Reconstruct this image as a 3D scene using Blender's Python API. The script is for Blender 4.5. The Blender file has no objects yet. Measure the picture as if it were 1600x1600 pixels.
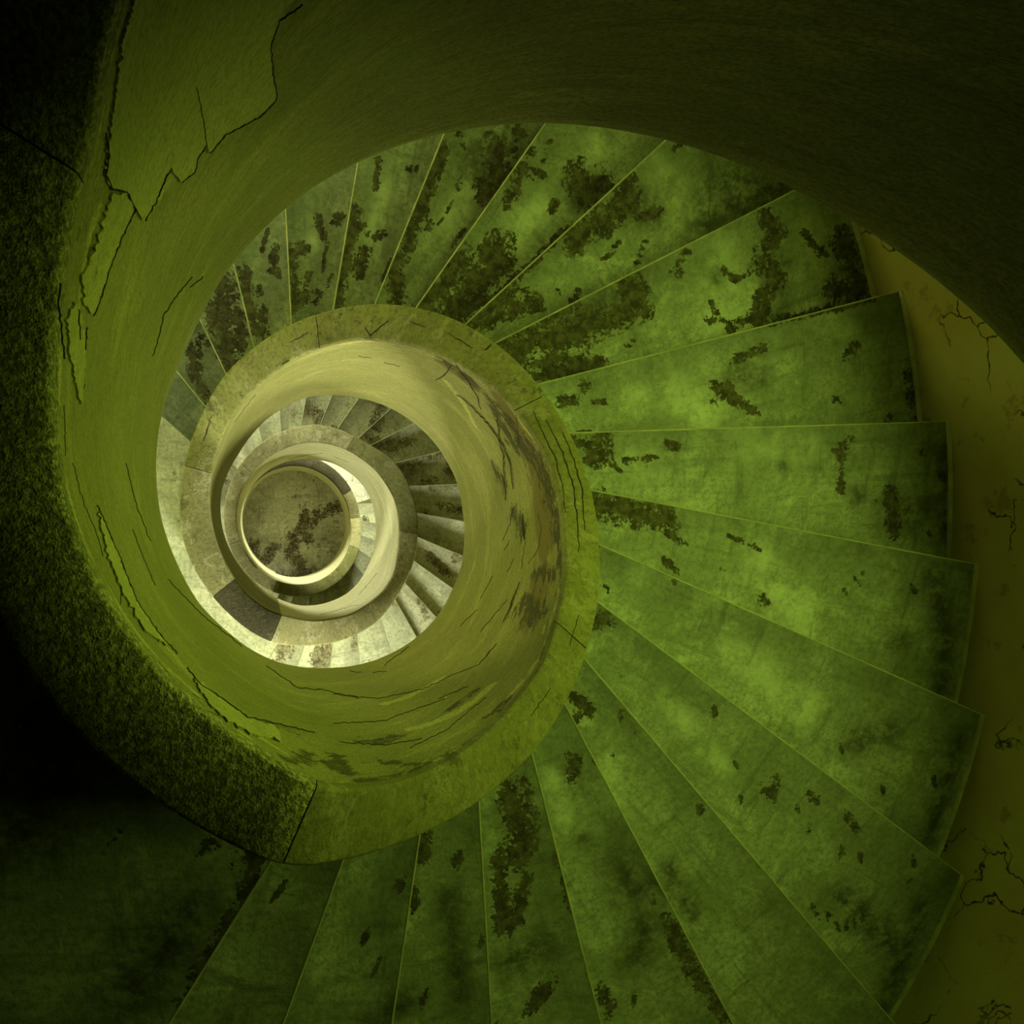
import bpy, bmesh, math, random
import numpy as np
from mathutils import Vector, Matrix
from mathutils.geometry import delaunay_2d_cdt

# ------------------------------------------------------------------ camera
SC = bpy.context.scene
C = SC.collection
CAM = np.array([-0.35061, -0.20080, 1.98910])
TA, TB, FPX, PX, PY = -0.27977, -0.14684, 1280.0, -192.595, 413.910
_ca, _sa, _cb, _sb = math.cos(TA), math.sin(TA), math.cos(TB), math.sin(TB)
ROT = np.array([[1, 0, 0], [0, _ca, -_sa], [0, _sa, _ca]]) @ np.array([[_cb, 0, _sb], [0, 1, 0], [-_sb, 0, _cb]])
cd = bpy.data.cameras.new('camera')
cam = bpy.data.objects.new('camera', cd)
C.objects.link(cam)
cam.matrix_world = Matrix.Translation(CAM.tolist()) @ Matrix(ROT.tolist()).to_4x4()
cd.sensor_fit = 'HORIZONTAL'
cd.sensor_width = 36.0
cd.lens = 36.0 * FPX / 1600
cd.shift_x = -PX / 1600
cd.shift_y = PY / 1600
cd.clip_start = 0.02
cd.clip_end = 100
SC.camera = cam

# ------------------------------------------------------------------ world, exposure, daylight
SC.view_settings.view_transform = 'Standard'
SC.view_settings.look = 'None'
SC.view_settings.gamma = 1.0
SC.view_settings.use_curve_mapping = False
SC.view_settings.exposure = 0.0
W = bpy.data.worlds.new('world')
SC.world = W
W.use_nodes = True
bg = W.node_tree.nodes['Background']
bg.inputs[0].default_value = (0.55, 0.75, 0.35, 1)
bg.inputs[1].default_value = 0.02

# stair geometry (metres); the axis of the well is the z axis, steps go down counter-clockwise
H, RISE, NS = 3.74, 0.17, 22
DTH, THL = math.radians(12.5154), math.radians(-119.903)
RA, RB, ZR = -1.95317, 2.65095, 0.53211
SA, SB, ZS = -2.09909, 2.58452, -1.13250
WC, WR = np.array([-1.1444, -0.8614]), 4.12          # the outer wall is eccentric to the well
ZF = -9.35                                            # ground floor
TOPZ = 4.6
T_RO = (-144, [.865, .861, .858, .859, .853, .847, .844, .843, .835, .827, .828, .825, .83, .836, .843, .853, .863, .87, .869, .865, .858, .855, .855, .859, .855, .85, .848, .857, .873, .875, .873, .873, .879, .878, .865, .862, .859, .855, .836, .826, .831, .831, .837, .837, .845, .835, .80, .79, .802, .808, .798, .792, .791, .79])
T_RI = (-216, [.704, .701, .685, .689, .698, .697, .692, .686, .685, .699, .708, .706, .703, .7, .708, .697, .7, .697, .711, .721, .718, .72, .717, .72, .723, .726, .72, .716, .711, .711, .711, .703, .699, .695, .694, .696, .704, .716, .715, .702, .707, .708, .718, .718, .728, .725, .698, .69, .692, .694, .684, .68, .67, .669, .667, .666, .662, .655, .655, .66, .66, .67])
T_LE = (-348, [.735, .724, .716, .719, .723, .729, .732, .738, .741, .738, .736, .731, .728, .729, .729, .732, .731, .736, .727, .722, .717, .711, .713, .716, .723, .729, .73, .738, .739, .74, .753, .754, .755, .75, .745, .739, .74, .743, .729, .719, .707, .701, .708, .716, .713, .712, .707, .702, .698, .712, .723, .739, .742, .744, .748, .74, .725, .721, .717, .716, .721, .728, .722, .706, .695, .675, .668, .66])


def _tab(t, deg):
    g0, v = t
    return np.interp(deg, g0 + 12 * np.arange(len(v)), v)


def r_out(th):
    return _tab(T_RO, np.degrees(th))


def r_in(th):
    return _tab(T_RI, np.degrees(th))


def r_low(th):
    return _tab(T_LE, np.degrees(th))


def zramp(th, a, b, sm):
    o = 0
    for d in (-1, -.6, -.2, .2, .6, 1):
        u = np.asarray(th) - a + d * sm
        n = np.floor(u / (2 * np.pi))
        v = u - 2 * np.pi * n
        o = o + (-H * n - H * np.minimum(v / (b - a), 1)) / 6
    return o


def z_rail(th):
    return np.maximum(zramp(th, RA, RB, .06) + ZR, ZF + .72)


def z_low(th):
    return np.maximum(zramp(th, SA, SB, .12) + ZS, ZF)


# nose lines: direction error (deg) and perpendicular offset of each of the 22 steps of a storey
NDIR = [-120.3, -107.7, -95.1, -82.7, -70.8, -57.0, -44.4, -31.8, -19.3, -7.0, 4.8, 16.6, 28.2, 42.9, 54.8, 67.8, 80.7, 93.6, 105.0, 117.5, 131.4, 141.2]
NOFF = [.209, .192, .205, .207, .24, .208, .172, .171, .172, .176, .215, .248, .297, .203, .226, .191, .168, .167, .198, .196, .178, .236]


def nose(K):
    """direction angle and offset of nose line number K (0 = top of the flight under the camera)"""
    n, k = divmod(K, NS)
    return math.radians(NDIR[k]) + 2 * math.pi * n, NOFF[k]


def nose_pt(K, r, fwd=0.0):
    a, e = nose(K)
    return np.array([r * math.cos(a) - (e + fwd) * math.sin(a), r * math.sin(a) + (e + fwd) * math.cos(a)])


def wall_hit(p, d):
    """distance along d from p to the outer wall circle"""
    q = p - WC
    b = q @ d
    return -b + math.sqrt(max(b * b - (q @ q - WR * WR), 0))


# ---- from a direction seen at the reference camera to a point on a real surface
def ray(x, y):
    d = ROT @ np.array([(x - 800 - PX) / FPX, -(y - 800 - PY) / FPX, -1.0])
    return d / -d[2]


def on_plane(x, y, z):
    return CAM + ray(x, y) * (CAM[2] - z)


_TT = np.linspace(.2, 11.2, 2400)
_DG = np.radians(np.arange(-400, 1000, .5))
_ZRT, _ZLT = z_rail(_DG), z_low(_DG)


def on_inner(x, y):
    """first hit of the view ray with the well-side plaster face: (theta, z) or None"""
    P = CAM[None] + _TT[:, None] * ray(x, y)[None]
    P = P[np.hypot(P[:, 0], P[:, 1]) > .6]
    rr, th0 = np.hypot(P[:, 0], P[:, 1]), np.arctan2(P[:, 1], P[:, 0])
    best = None
    for n in (-1, 0, 1, 2):
        th = th0 + 2 * np.pi * n
        zt, zl = np.interp(th, _DG, _ZRT), np.interp(th, _DG, _ZLT)
        f = (zt - P[:, 2]) / (zt - zl)
        hit = (P[:, 2] >= zl - .03) & (P[:, 2] <= zt + .005) & (rr >= r_in(th) * (1 - f) + r_low(th) * f)
        i = np.argmax(hit)
        if hit[i] and (best is None or i < best[0]): best = (i, th[i], P[i, 2])
    return None if best is None else (best[1], best[2])


# ------------------------------------------------------------------ helpers
def tag(o, label=None, cat=None, group=None, kind=None):
    if label: o['label'] = label
    if cat: o['category'] = cat
    if group: o['group'] = group
    if kind: o['kind'] = kind
    return o


def empty(name, loc):
    o = bpy.data.objects.new(name, None)
    o.empty_display_size = .2
    o.location = loc
    C.objects.link(o)
    return o


def mesh_obj(name, verts, faces, mat, parent=None, uv=None, attrs=None, smooth=None, origin=None):
    """verts in world space; the object sits at origin (or at its parent's place)"""
    verts = np.asarray(verts, float)
    base = np.zeros(3)
    if parent is not None:
        q = parent
        while q is not None:
            base = base + np.array(q.location)
            q = q.parent
    loc = np.zeros(3) if origin is None else np.asarray(origin, float) - base
    me = bpy.data.meshes.new(name)
    me.from_pydata((verts - base - loc).tolist(), [], faces)
    if uv is not None:
        lay = me.uv_layers.new(name='UVMap')
        li = np.empty(len(me.loops), dtype=np.int32)
        me.loops.foreach_get('vertex_index', li)
        lay.data.foreach_set('uv', np.asarray(uv, np.float32)[li].ravel())
    for k, v in (attrs or {}).items():
        a = me.attributes.new(k, 'FLOAT', 'POINT')
        a.data.foreach_set('value', np.asarray(v, np.float32))
    me.materials.append(mat)
    me.validate()
    if smooth is not None:
        me.polygons.foreach_set('use_smooth', [True] * len(me.polygons))
        me.set_sharp_from_angle(angle=math.radians(smooth))
    me.update()
    o = bpy.data.objects.new(name, me)
    o.location = loc.tolist()
    if parent is not None: o.parent = parent
    C.objects.link(o)
    return o


def sweep(ths, prof, closed=True, caps=True):
    """prof(th) -> list of (r, z); returns verts, faces, (theta, r, z) rows"""
    V, F, n = [], [], None
    for t in ths:
        p = prof(t)
        n = len(p)
        c, s = math.cos(t), math.sin(t)
        V += [(r * c, r * s, z) for r, z in p]
    m = n if closed else n - 1
    for i in range(len(ths) - 1):
        for j in range(m):
            a, b = i * n + j, i * n + (j + 1) % n
            F.append((a, b, b + n, a + n))
    if caps and closed:
        F.append(tuple(range(n))[::-1])
        F.append(tuple(range((len(ths) - 1) * n, len(ths) * n)))
    return V, F


# ------------------------------------------------------------------ materials
class Mat:
    def __init__(s, name):
        s.m = bpy.data.materials.new(name)
        s.m.use_nodes = True
        s.t = s.m.node_tree
        s.b = s.t.nodes['Principled BSDF']
        s.b.inputs['Specular IOR Level'].default_value = .25
        tc = s.t.nodes.new('ShaderNodeTexCoord')
        s.obj, s.uv = tc.outputs['Object'], tc.outputs['UV']
        g = s.t.nodes.new('ShaderNodeNewGeometry')
        s.pos = g.outputs['Position']

    def _set(s, sock, v):
        if hasattr(v, 'is_linked') or isinstance(v, bpy.types.NodeSocket):
            s.t.links.new(v, sock)
        elif isinstance(v, (tuple, list)):
            sock.default_value = tuple(v) + ((1,) if len(v) == 3 and len(sock.default_value) == 4 else ())
        else:
            sock.default_value = v

    def mapping(s, vec, scale=(1, 1, 1), loc=(0, 0, 0)):
        n = s.t.nodes.new('ShaderNodeMapping')
        s.t.links.new(vec, n.inputs[0])
        n.inputs['Scale'].default_value = scale
        n.inputs['Location'].default_value = loc
        return n.outputs[0]

    def noise(s, vec, scale, detail=6, rough=.6, dist=0.0):
        n = s.t.nodes.new('ShaderNodeTexNoise')
        s.t.links.new(vec, n.inputs['Vector'])
        n.inputs['Scale'].default_value = scale
        n.inputs['Detail'].default_value = min(detail, 7 if scale < 20 else 4)
        n.inputs['Roughness'].default_value = rough
        n.inputs['Distortion'].default_value = dist
        return n.outputs[0]

    def voronoi(s, vec, scale, feature='DISTANCE_TO_EDGE', out='Distance'):
        n = s.t.nodes.new('ShaderNodeTexVoronoi')
        n.feature = feature
        s.t.links.new(vec, n.inputs['Vector'])
        n.inputs['Scale'].default_value = scale
        return n.outputs[out]

    def math(s, op, a, b=0.0, c=0.0):
        n = s.t.nodes.new('ShaderNodeMath')
        n.operation = op
        for i, v in enumerate((a, b, c)):
            s._set(n.inputs[i], v)
        return n.outputs[0]

    def step(s, v, lo, hi, a=0.0, b=1.0):
        n = s.t.nodes.new('ShaderNodeMapRange')
        n.interpolation_type = 'SMOOTHSTEP'
        s._set(n.inputs[0], v)
        for i, x in enumerate((lo, hi, a, b)):
            n.inputs[i + 1].default_value = x
        return n.outputs[0]

    def mix(s, f, a, b, blend='MIX'):
        n = s.t.nodes.new('ShaderNodeMix')
        n.data_type = 'RGBA'
        n.blend_type = blend
        s._set(n.inputs[0], f)
        s._set(n.inputs[6], a)
        s._set(n.inputs[7], b)
        return n.outputs[2]

    def attr(s, name):
        n = s.t.nodes.new('ShaderNodeAttribute')
        n.attribute_name = name
        return n.outputs['Fac']

    def rnd(s):
        return s.t.nodes.new('ShaderNodeObjectInfo').outputs['Random']

    def vadd(s, vec, fac, amount):
        """shift a vector by noise colour"""
        n = s.t.nodes.new('ShaderNodeTexNoise')
        s.t.links.new(vec, n.inputs['Vector'])
        n.inputs['Scale'].default_value = fac
        n.inputs['Detail'].default_value = 4
        m = s.t.nodes.new('ShaderNodeVectorMath')
        m.operation = 'MULTIPLY_ADD'
        s.t.links.new(n.outputs['Color'], m.inputs[0])
        m.inputs[1].default_value = (amount,) * 3
        s.t.links.new(vec, m.inputs[2])
        return m.outputs[0]

    def bump(s, h, strength=.5, dist=.01, prev=None):
        n = s.t.nodes.new('ShaderNodeBump')
        n.inputs['Strength'].default_value = strength
        n.inputs['Distance'].default_value = dist
        s.t.links.new(h, n.inputs['Height'])
        if prev is not None: s.t.links.new(prev, n.inputs['Normal'])
        return n.outputs[0]

    def done(s, col, rough=.8, normal=None):
        s._set(s.b.inputs['Base Color'], col)
        s._set(s.b.inputs['Roughness'], rough)
        if normal is not None: s.t.links.new(normal, s.b.inputs['Normal'])
        return s.m


def tread_material(name, paint_a, paint_b, bare_a, bare_b, chips=.70, light=1.45, dirty=1.0):
    m = Mat(name)
    v = m.pos
    uv = m.uv
    n1 = m.noise(v, 15, 10, .72)
    n2 = m.noise(v, 60, 6, .7)
    w = m.math('ADD', m.attr('wear'), m.math('MULTIPLY_ADD', n1, 3.2, -1.6))
    w = m.math('ADD', w, m.math('MULTIPLY_ADD', n2, 1.6, -.8))
    w = m.math('MULTIPLY', w, m.step(m.attr('wear'), .10, .34))
    mask = m.step(w, .40, .44)
    chip = m.math('MULTIPLY', m.step(m.noise(v, 13, 12, .74), chips, chips + .015), m.step(m.noise(v, 1.7, 3, .5), .42, .6))
    mask = m.math('MAXIMUM', mask, chip)
    along = m.noise(m.mapping(uv, (1.2, 14, 1)), 1.6, 9, .7, .5)
    across = m.noise(m.mapping(uv, (9, 1.6, 1), (5, 2, 0)), 1.5, 9, .72, .6)
    paint = m.mix(m.step(m.noise(v, 2.6, 6, .65), .36, .66), paint_a, paint_b)
    paint = m.mix(m.step(m.noise(v, 5, 10, .78), .46, .66, 0, .8), paint, tuple(min(1, x * light) for x in paint_b))
    paint = m.mix(m.step(along, .48, .72, 0, .6 * dirty), paint, tuple(x * .5 for x in paint_a))
    paint = m.mix(m.step(across, .52, .72, 0, .8 * dirty), paint, tuple(x * .35 for x in paint_a))
    paint = m.mix(m.step(m.noise(v, 42, 10, .78), .42, .66, 0, .6 * dirty), paint, tuple(x * .5 for x in paint_a))
    bare = m.mix(m.step(m.noise(v, 26, 9, .72), .36, .66), bare_a, bare_b)
    gr = m.math('MULTIPLY', m.attr('grime'), m.step(m.noise(v, 14, 10, .78), .32, .60, .15, 1.0))
    pa = m.math('MULTIPLY', m.step(m.attr('pale'), .1, .9, 0, .6), m.step(m.noise(v, 9, 11, .8), .38, .60, .1, 1.0))  # pale scuffs, plus patches of window light painted into the colour
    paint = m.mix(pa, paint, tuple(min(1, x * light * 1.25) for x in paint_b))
    fr = m.math('MULTIPLY', m.step(m.attr('front'), .30, 1.0, 0, .62), m.step(m.noise(v, 6, 9, .75), .30, .62, .45, 1.0))  # darker tread fronts: wear, with bounced-light contrast painted in
    paint = m.mix(fr, paint, tuple(x * .30 for x in paint_a))
    paint = m.mix(gr, paint, (.03, .032, .014))
    col = m.mix(mask, paint, bare)
    hgt = m.math('MULTIPLY_ADD', mask, -.9, m.math('MULTIPLY', m.noise(v, 55, 9, .72), .5))
    nrm = m.bump(hgt, .6, .006)
    return m.done(col, m.step(mask, 0, 1, .55, .9), nrm)


TREAD = tread_material('painted_tread', (.174, .209, .115), (.250, .292, .180), (.026, .024, .011), (.085, .080, .038))
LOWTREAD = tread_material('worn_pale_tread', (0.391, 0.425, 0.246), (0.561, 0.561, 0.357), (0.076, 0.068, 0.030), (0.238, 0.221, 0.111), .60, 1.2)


def plain_paint(name, a, b, sc=4.0):
    m = Mat(name)
    col = m.mix(m.step(m.noise(m.pos, sc, 7, .65), .35, .65), a, b)
    return m.done(col, .6, m.bump(m.noise(m.pos, 70, 6, .6), .2, .004))


RISER = plain_paint('riser_paint', (.19, .215, .095), (.28, .30, .14), 6)
NOSING = plain_paint('nosing_paint', (0.178, 0.196, 0.081), (0.306, 0.306, 0.145), 9)



def plaster(name, base, warm, dark, streak=1.0, grain=.5, rim=1.0):
    m = Mat(name)
    uv = m.uv
    sep = m.t.nodes.new('ShaderNodeSeparateXYZ')
    m.t.links.new(uv, sep.inputs[0])
    v = sep.outputs[1]                                    # depth below the coping (negative)
    s1 = m.noise(m.mapping(uv, (1.2, 16, 1)), 2.2, 10, .72, .5)
    s3 = m.noise(m.mapping(uv, (2.0, 46, 1), (7, 3, 0)), 1.8, 8, .7, .7)
    s2 = m.noise(m.mapping(uv, (1.6, 6, 1), (3, 1, 0)), 1.1, 8, .65, .6)
    gate = m.step(m.noise(m.mapping(uv, (1, 2.2, 1), (1, 8, 0)), 1.5, 4, .55), .42, .62)
    big = m.noise(uv, 1.7, 7, .65)
    col = m.mix(m.step(big, .36, .66), base, warm)
    col = m.mix(m.step(s2, .50, .70, 0, .65 * streak), col, tuple(x * 1.4 for x in warm))
    col = m.mix(m.step(s1, .54, .72, 0, .65 * streak), col, tuple(x * .5 for x in base))
    sl = m.math('MULTIPLY', m.step(s3, .60, .66, 0, streak), gate)
    col = m.mix(m.math('MULTIPLY', sl, .8), col, tuple(x * .22 for x in base))
    rust = m.math('ADD', m.attr('rust'), m.math('MULTIPLY_ADD', m.noise(m.mapping(uv, (1, 2.4, 1)), 7, 10, .75), 1.6, -.8))
    col = m.mix(m.step(rust, .35, .62, 0, .85), col, (.125, .088, .016))
    # weathered rim under the coping: pale skim coat flakes and dark pitting
    near = m.step(v, -.22, -.015)
    pl = m.math('ADD', m.math('MULTIPLY', near, .30 * rim), m.math('MULTIPLY_ADD', m.noise(m.mapping(uv, (1.5, 4.5, 1), (2, 9, 0)), 3.2, 10, .7, .5), 2.0, -1.0))
    sk = m.math('ADD', m.attr('skim'), m.math('MULTIPLY_ADD', m.noise(m.mapping(uv, (1.2, 3.5, 1), (4, 6, 0)), 9, 10, .75, .4), 2.4, -1.2))
    sk = m.math('MULTIPLY', m.step(sk, .38, .46), m.step(m.attr('skim'), .08, .3))
    pm = m.math('MAXIMUM', m.step(pl, .36, .40), sk)
    col = m.mix(m.math('MULTIPLY', pm, .75), col, tuple(x * 1.75 for x in warm))
    pits = m.noise(m.mapping(uv, (1, 1.5, 1)), 17, 11, .78)
    gr = m.math('ADD', m.math('MAXIMUM', m.attr('grime'), m.math('MULTIPLY', m.step(v, -.13, -.005), .50 * rim)), m.math('MULTIPLY_ADD', pits, 3.6, -1.8))
    gm = m.step(gr, .66, .74)
    col = m.mix(m.math('MULTIPLY', gm, .9), col, dark)
    fine = m.noise(uv, 120, 6, .72)
    col = m.mix(m.step(fine, .44, .60, 0, .5), col, tuple(x * .40 for x in base))
    mid = m.noise(m.mapping(uv, (1, 1.7, 1)), 26, 8, .7)
    col = m.mix(m.step(mid, .46, .64, 0, .4), col, tuple(x * .5 for x in base))
    h1 = m.bump(m.math('ADD', m.math('ADD', s1, m.math('MULTIPLY', mid, .5)), m.math('MULTIPLY', sl, -.6)), .45 * streak, .016)
    h2 = m.bump(m.math('ADD', m.math('MULTIPLY', pm, .25), m.math('MULTIPLY_ADD', gm, -.6, fine)), grain, .007, h1)
    return m.done(col, .82, h2)


PLASTER = plaster('well_plaster', (0.185, 0.192, 0.044), (0.240, 0.232, 0.065), (0.023, 0.019, 0.005))
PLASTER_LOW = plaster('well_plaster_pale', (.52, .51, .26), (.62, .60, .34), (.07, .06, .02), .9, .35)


def coping_material(name, a, b, dark, patch, stipple=0.0):
    m = Mat(name)
    v = m.pos
    rn = m.mapping(v)
    col = m.mix(m.step(m.noise(v, 3, 6, .6), .38, .62), a, b)
    pt = m.step(m.noise(v, 6.5, 10, .74, .5), .55, .575)
    col = m.mix(m.math('MULTIPLY', pt, .8), col, patch)
    dk = m.step(m.noise(v, 8, 11, .78), .56, .64)
    col = m.mix(m.math('MULTIPLY', dk, .75), col, dark)
    col = m.mix(m.math('MULTIPLY', m.rnd(), .35), col, dark)
    f = m.noise(v, 95, 5, .65)
    g2 = m.noise(v, 38, 9, .75)
    col = m.mix(m.step(g2, .44, .64, 0, .55), col, tuple(x * .45 for x in a))
    pores = m.math('MULTIPLY', m.step(m.noise(v, 170, 4, .7), .58, .64), m.step(m.noise(v, 5, 5, .6), .40, .62))
    col = m.mix(m.math('MULTIPLY', pores, .85), col, tuple(x * .15 for x in a))
    col = m.mix(m.step(f, .40, .62, .75 * stipple, 0), col, tuple(x * .2 for x in a))
    h = m.math('ADD', m.math('MULTIPLY_ADD', pt, .3, f), m.math('MULTIPLY_ADD', pores, -.8, m.math('MULTIPLY', g2, .7)))
    return m.done(col, .9, m.bump(h, .55 + .4 * stipple, .007 + .007 * stipple))


COPING = coping_material('coping_plaster', (0.144, 0.150, 0.033), (0.198, 0.204, 0.054), (0.036, 0.033, 0.009), (0.240, 0.246, 0.096))
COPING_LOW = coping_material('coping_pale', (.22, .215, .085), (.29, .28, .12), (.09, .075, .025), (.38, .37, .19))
COPING_DARK = coping_material('coping_bare_cement', (.060, .056, .022), (.085, .078, .03), (.02, .018, .007), (.11, .10, .045), .5)
COPING_STIP = coping_material('coping_stippled_cement', (.36, .38, .13), (.44, .46, .16), (.14, .14, .045), (.36, .38, .13), 1.0)


def wall_material():
    m = Mat('stairwell_wall_plaster')
    v = m.pos
    vv = m.vadd(m.vadd(v, 3.0, .5), 14.0, .07)
    ck = m.voronoi(vv, 2.6)
    gate = m.step(m.noise(v, 2.3, 5, .6), .52, .60)
    crack = m.math('MULTIPLY', m.step(ck, .003, .016, 1, 0), gate)
    col = m.mix(m.step(m.noise(v, 1.6, 6, .65), .36, .64), (.170, .150, .022), (.195, .19, .037))
    col = m.mix(m.step(m.noise(v, 6, 9, .72), .58, .64, 0, .55), col, (.09, .07, .014))
    col = m.mix(crack, col, (.02, .016, .004))
    h = m.math('MULTIPLY_ADD', crack, -.9, m.math('MULTIPLY', m.noise(v, 30, 8, .65), .5))
    return m.done(col, .85, m.bump(h, .6, .012))


WALL = wall_material()
FLOORM = tread_material('ground_floor_concrete', (.36, .37, .27), (.52, .52, .38), (.035, .030, .014), (.17, .155, .09), .58, 1.2, .9)
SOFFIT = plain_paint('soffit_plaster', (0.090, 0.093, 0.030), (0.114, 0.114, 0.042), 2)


def solid(name, col, rough=.9):
    m = Mat(name)
    c = m.mix(m.step(m.noise(m.pos, 40, 4, .6), .35, .65), col, tuple(x * .7 for x in col))
    return m.done(c, rough)


CRACK = solid('crack_shadow', (.018, .016, .005))
FRAME = solid('window_frame_paint', (.16, .20, .10), .5)
FLAKE = plaster('skim_coat', (0.260, 0.280, 0.067), (0.318, 0.323, 0.096), (0.029, 0.027, 0.008), .35, .3)

GL = Mat('window_glass')
GL.b.inputs['Transmission Weight'].default_value = 1.0
GL.b.inputs['Roughness'].default_value = .25
GLASS = GL.done((.80, .92, .70), .25)

# ------------------------------------------------------------------ wear marks of the steps (x, y, radius as seen, on the tread they lie on)
WEAR = [
 [(554,331),(545,380),(533,436),(524,478),8],[(570,397),(560,425),8],[(691,233),(675,275),(650,345),(630,397),(612,425),9],[(619,436),(622,471),11],
 [(670,353),6],[(773,240),(780,282),(760,296),15],[(815,264),(801,300),(794,317),8],[(829,236),6],[(724,397),(696,443),(657,478),13],
 [(780,394),(759,429),(724,457),(710,485),21],[(902,275),(920,306),(937,289),17],[(867,317),(860,335),5],[(979,296),(969,327),(920,359),(899,376),16],
 [(892,352),(787,453),(710,499),5],[(790,460),(741,502),11],[(836,471),(794,488),(745,509),10],[(873,457),5],[(895,478),(832,513),(773,534),7],
 [(983,446),(1000,478),(937,502),(902,523),18],[(885,488),6],[(878,523),(815,544),(805,558),18],[(836,569),(878,558),(941,569),8],[(829,590),(934,572),7],
 [(1197,338),(1215,366),(1187,397),(1215,436),(1190,467),(1194,502),11],[(1313,373),(1337,415),(1344,457),(1302,450),14],[(1257,366),(1285,397),5],[(1180,507),(1365,466),4],
 [(1061,425),7],[(1194,544),(1145,562),5],[(1117,604),(1173,639),7],[(1316,710),(1313,766),6],[(1390,770),(1397,833),10],[(1439,707),6],[(1365,784),5],
 [(1425,630),(1418,581),5],[(1043,830),(1068,850),5],[(1141,840),(1187,856),3],[(1129,892),5],[(1399,887),4],[(1320,924),4],[(1338,910),(1355,892),3],
 [(912,604),9],[(897,625),(876,628),7],[(928,628),(946,627),4],[(942,686),(942,708),(930,714),14],[(928,785),(985,800),(1030,805),19],[(1055,822),8],
 [(947,919),5],[(951,973),(938,962),12],[(956,863),6],[(1190,1232),(1208,1243),(1212,1215),8],[(1264,1243),(1278,1250),7],[(1246,1264),6],[(1264,1288),5],
 [(1320,1271),(1341,1292),(1334,1304),5],[(1316,1334),8],[(1421,1380),8],[(1458,1159),6],[(1268,1418),(1313,1450),(1348,1439),5],[(1075,1183),4],[(1115,1110),7],
 [(1043,1440),(1090,1530),(1140,1590),14],[(800,1236),(817,1285),(810,1337),23],[(782,1337),(782,1390),(786,1453),14],[(817,1380),(807,1435),14],
 [(870,1337),(884,1376),(891,1418),7],[(863,1530),(824,1580),12],[(667,1316),(660,1341),11],[(646,1390),(650,1411),7],[(604,1344),9],[(625,1386),9],[(744,1299),7],
 [(895,1190),(898,1211),12],[(915,1208),7],[(859,1173),5],[(940,1547),(954,1579),12],[(898,1092),(922,1110),9],[(971,1117),7],[(992,1141),4],[(954,1183),6],[(929,1183),5],
 [(968,1054),4],[(1031,1115),4],[(1073,1187),5],[(453,389),(459,446),(460,485),8],[(473,390),8],[(473,466),9],[(494,471),4],[(380,425),(389,467),(394,502),7],[(403,453),6],
 [(408,492),8],[(408,518),10],[(348,450),(348,502),(354,546),17],[(370,488),(376,529),8],[(355,569),10],[(301,546),(306,586),9],[(319,613),7],
 [(390,1330),(408,1375),(340,1480),(262,1585),9],[(330,1325),11],[(365,1345),10],[(168,1285),(165,1310),7],[(60,1120),(110,1185),16],[(140,1222),6],
 # lower storey
 [(500,650),(480,640),9],[(590,655),(588,665),8],[(530,690),(520,670),5],[(640,690),(600,700),(585,690),6],[(655,720),(625,735),7],[(690,705),(670,715),6],
 [(670,760),(720,757),5],[(690,790),(730,800),5],[(670,870),(700,895),6],[(683,850),5],[(500,1018),(520,1008),10],[(560,1010),(556,1000),6],[(455,1010),(440,1015),9],[(620,940),6]]
GRIME = [
 [(790,210),(745,250),26],[(1018,335),22],[(1127,282),(1215,296),(1110,330),(1103,350),30],[(1120,436),9],[(1145,586),(1190,590),14],[(1222,728),9],[(1397,800),(1440,800),26],
 [(1340,775),14],[(1407,1001),16],[(1460,900),(1478,1000),(1470,1080),18],[(1430,500),(1450,640),12],[(1475,700),(1480,860),14],[(1390,1145),(1337,1162),20],[(1500,1150),(1450,1310),16],
 [(800,1500),(850,1480),26],[(915,1313),10],[(975,1348),(989,1390),(1027,1376),30],[(1010,1442),(992,1495),28],[(1045,1355),(1080,1430),14],[(1440,1420),(1380,1570),20],
 [(1310,1400),(1400,1480),24],[(880,1100),12],[(640,1560),(600,1590),22],[(700,1400),(720,1560),16],[(700,700),10],[(1215,420),(1210,480),18],[(1320,420),20],[(910,300),22],[(1000,320),20],
 [(980,450),(900,500),20],[(860,580),(900,575),14],[(100,1150),(40,1300),60],[(300,1430),(200,1560),50],[(650,745),14]]


def tread_at(x, y):
    """the step (number K) whose top a view ray meets first"""
    for K in range(-1, 50):
        z = -K * RISE
        if z < ZF: break
        P = on_plane(x, y, z)[:2]
        rr = np.hypot(*P)
        if rr < .8 or np.hypot(*(P - WC)) > WR + .05: continue
        a, e = nose(K)
        s = -P[0] * math.sin(a) + P[1] * math.cos(a) - e          # >0 : in front of the nose
        a0, e0 = nose(K - 1)
        s0 = -P[0] * math.sin(a0) + P[1] * math.cos(a0) - e0
        f = P[0] * math.cos(a) + P[1] * math.sin(a)
        if s <= .01 and s0 >= -.03 and (f > .2 or K % NS == 0):
            return K
    return None


def collect(lst):
    out = {}
    for st in lst:
        pts, R = st[:-1], st[-1]
        ks = {}
        for q in pts:
            k = tread_at(*q)
            if k is not None: ks[k] = ks.get(k, 0) + 1
        if not ks: continue
        for k in ks:
            z = -k * RISE
            w = [on_plane(q[0], q[1], z)[:2] for q in pts]
            out.setdefault(k, []).append((np.array(w), R * (CAM[2] - z) / FPX))
    return out


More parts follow.
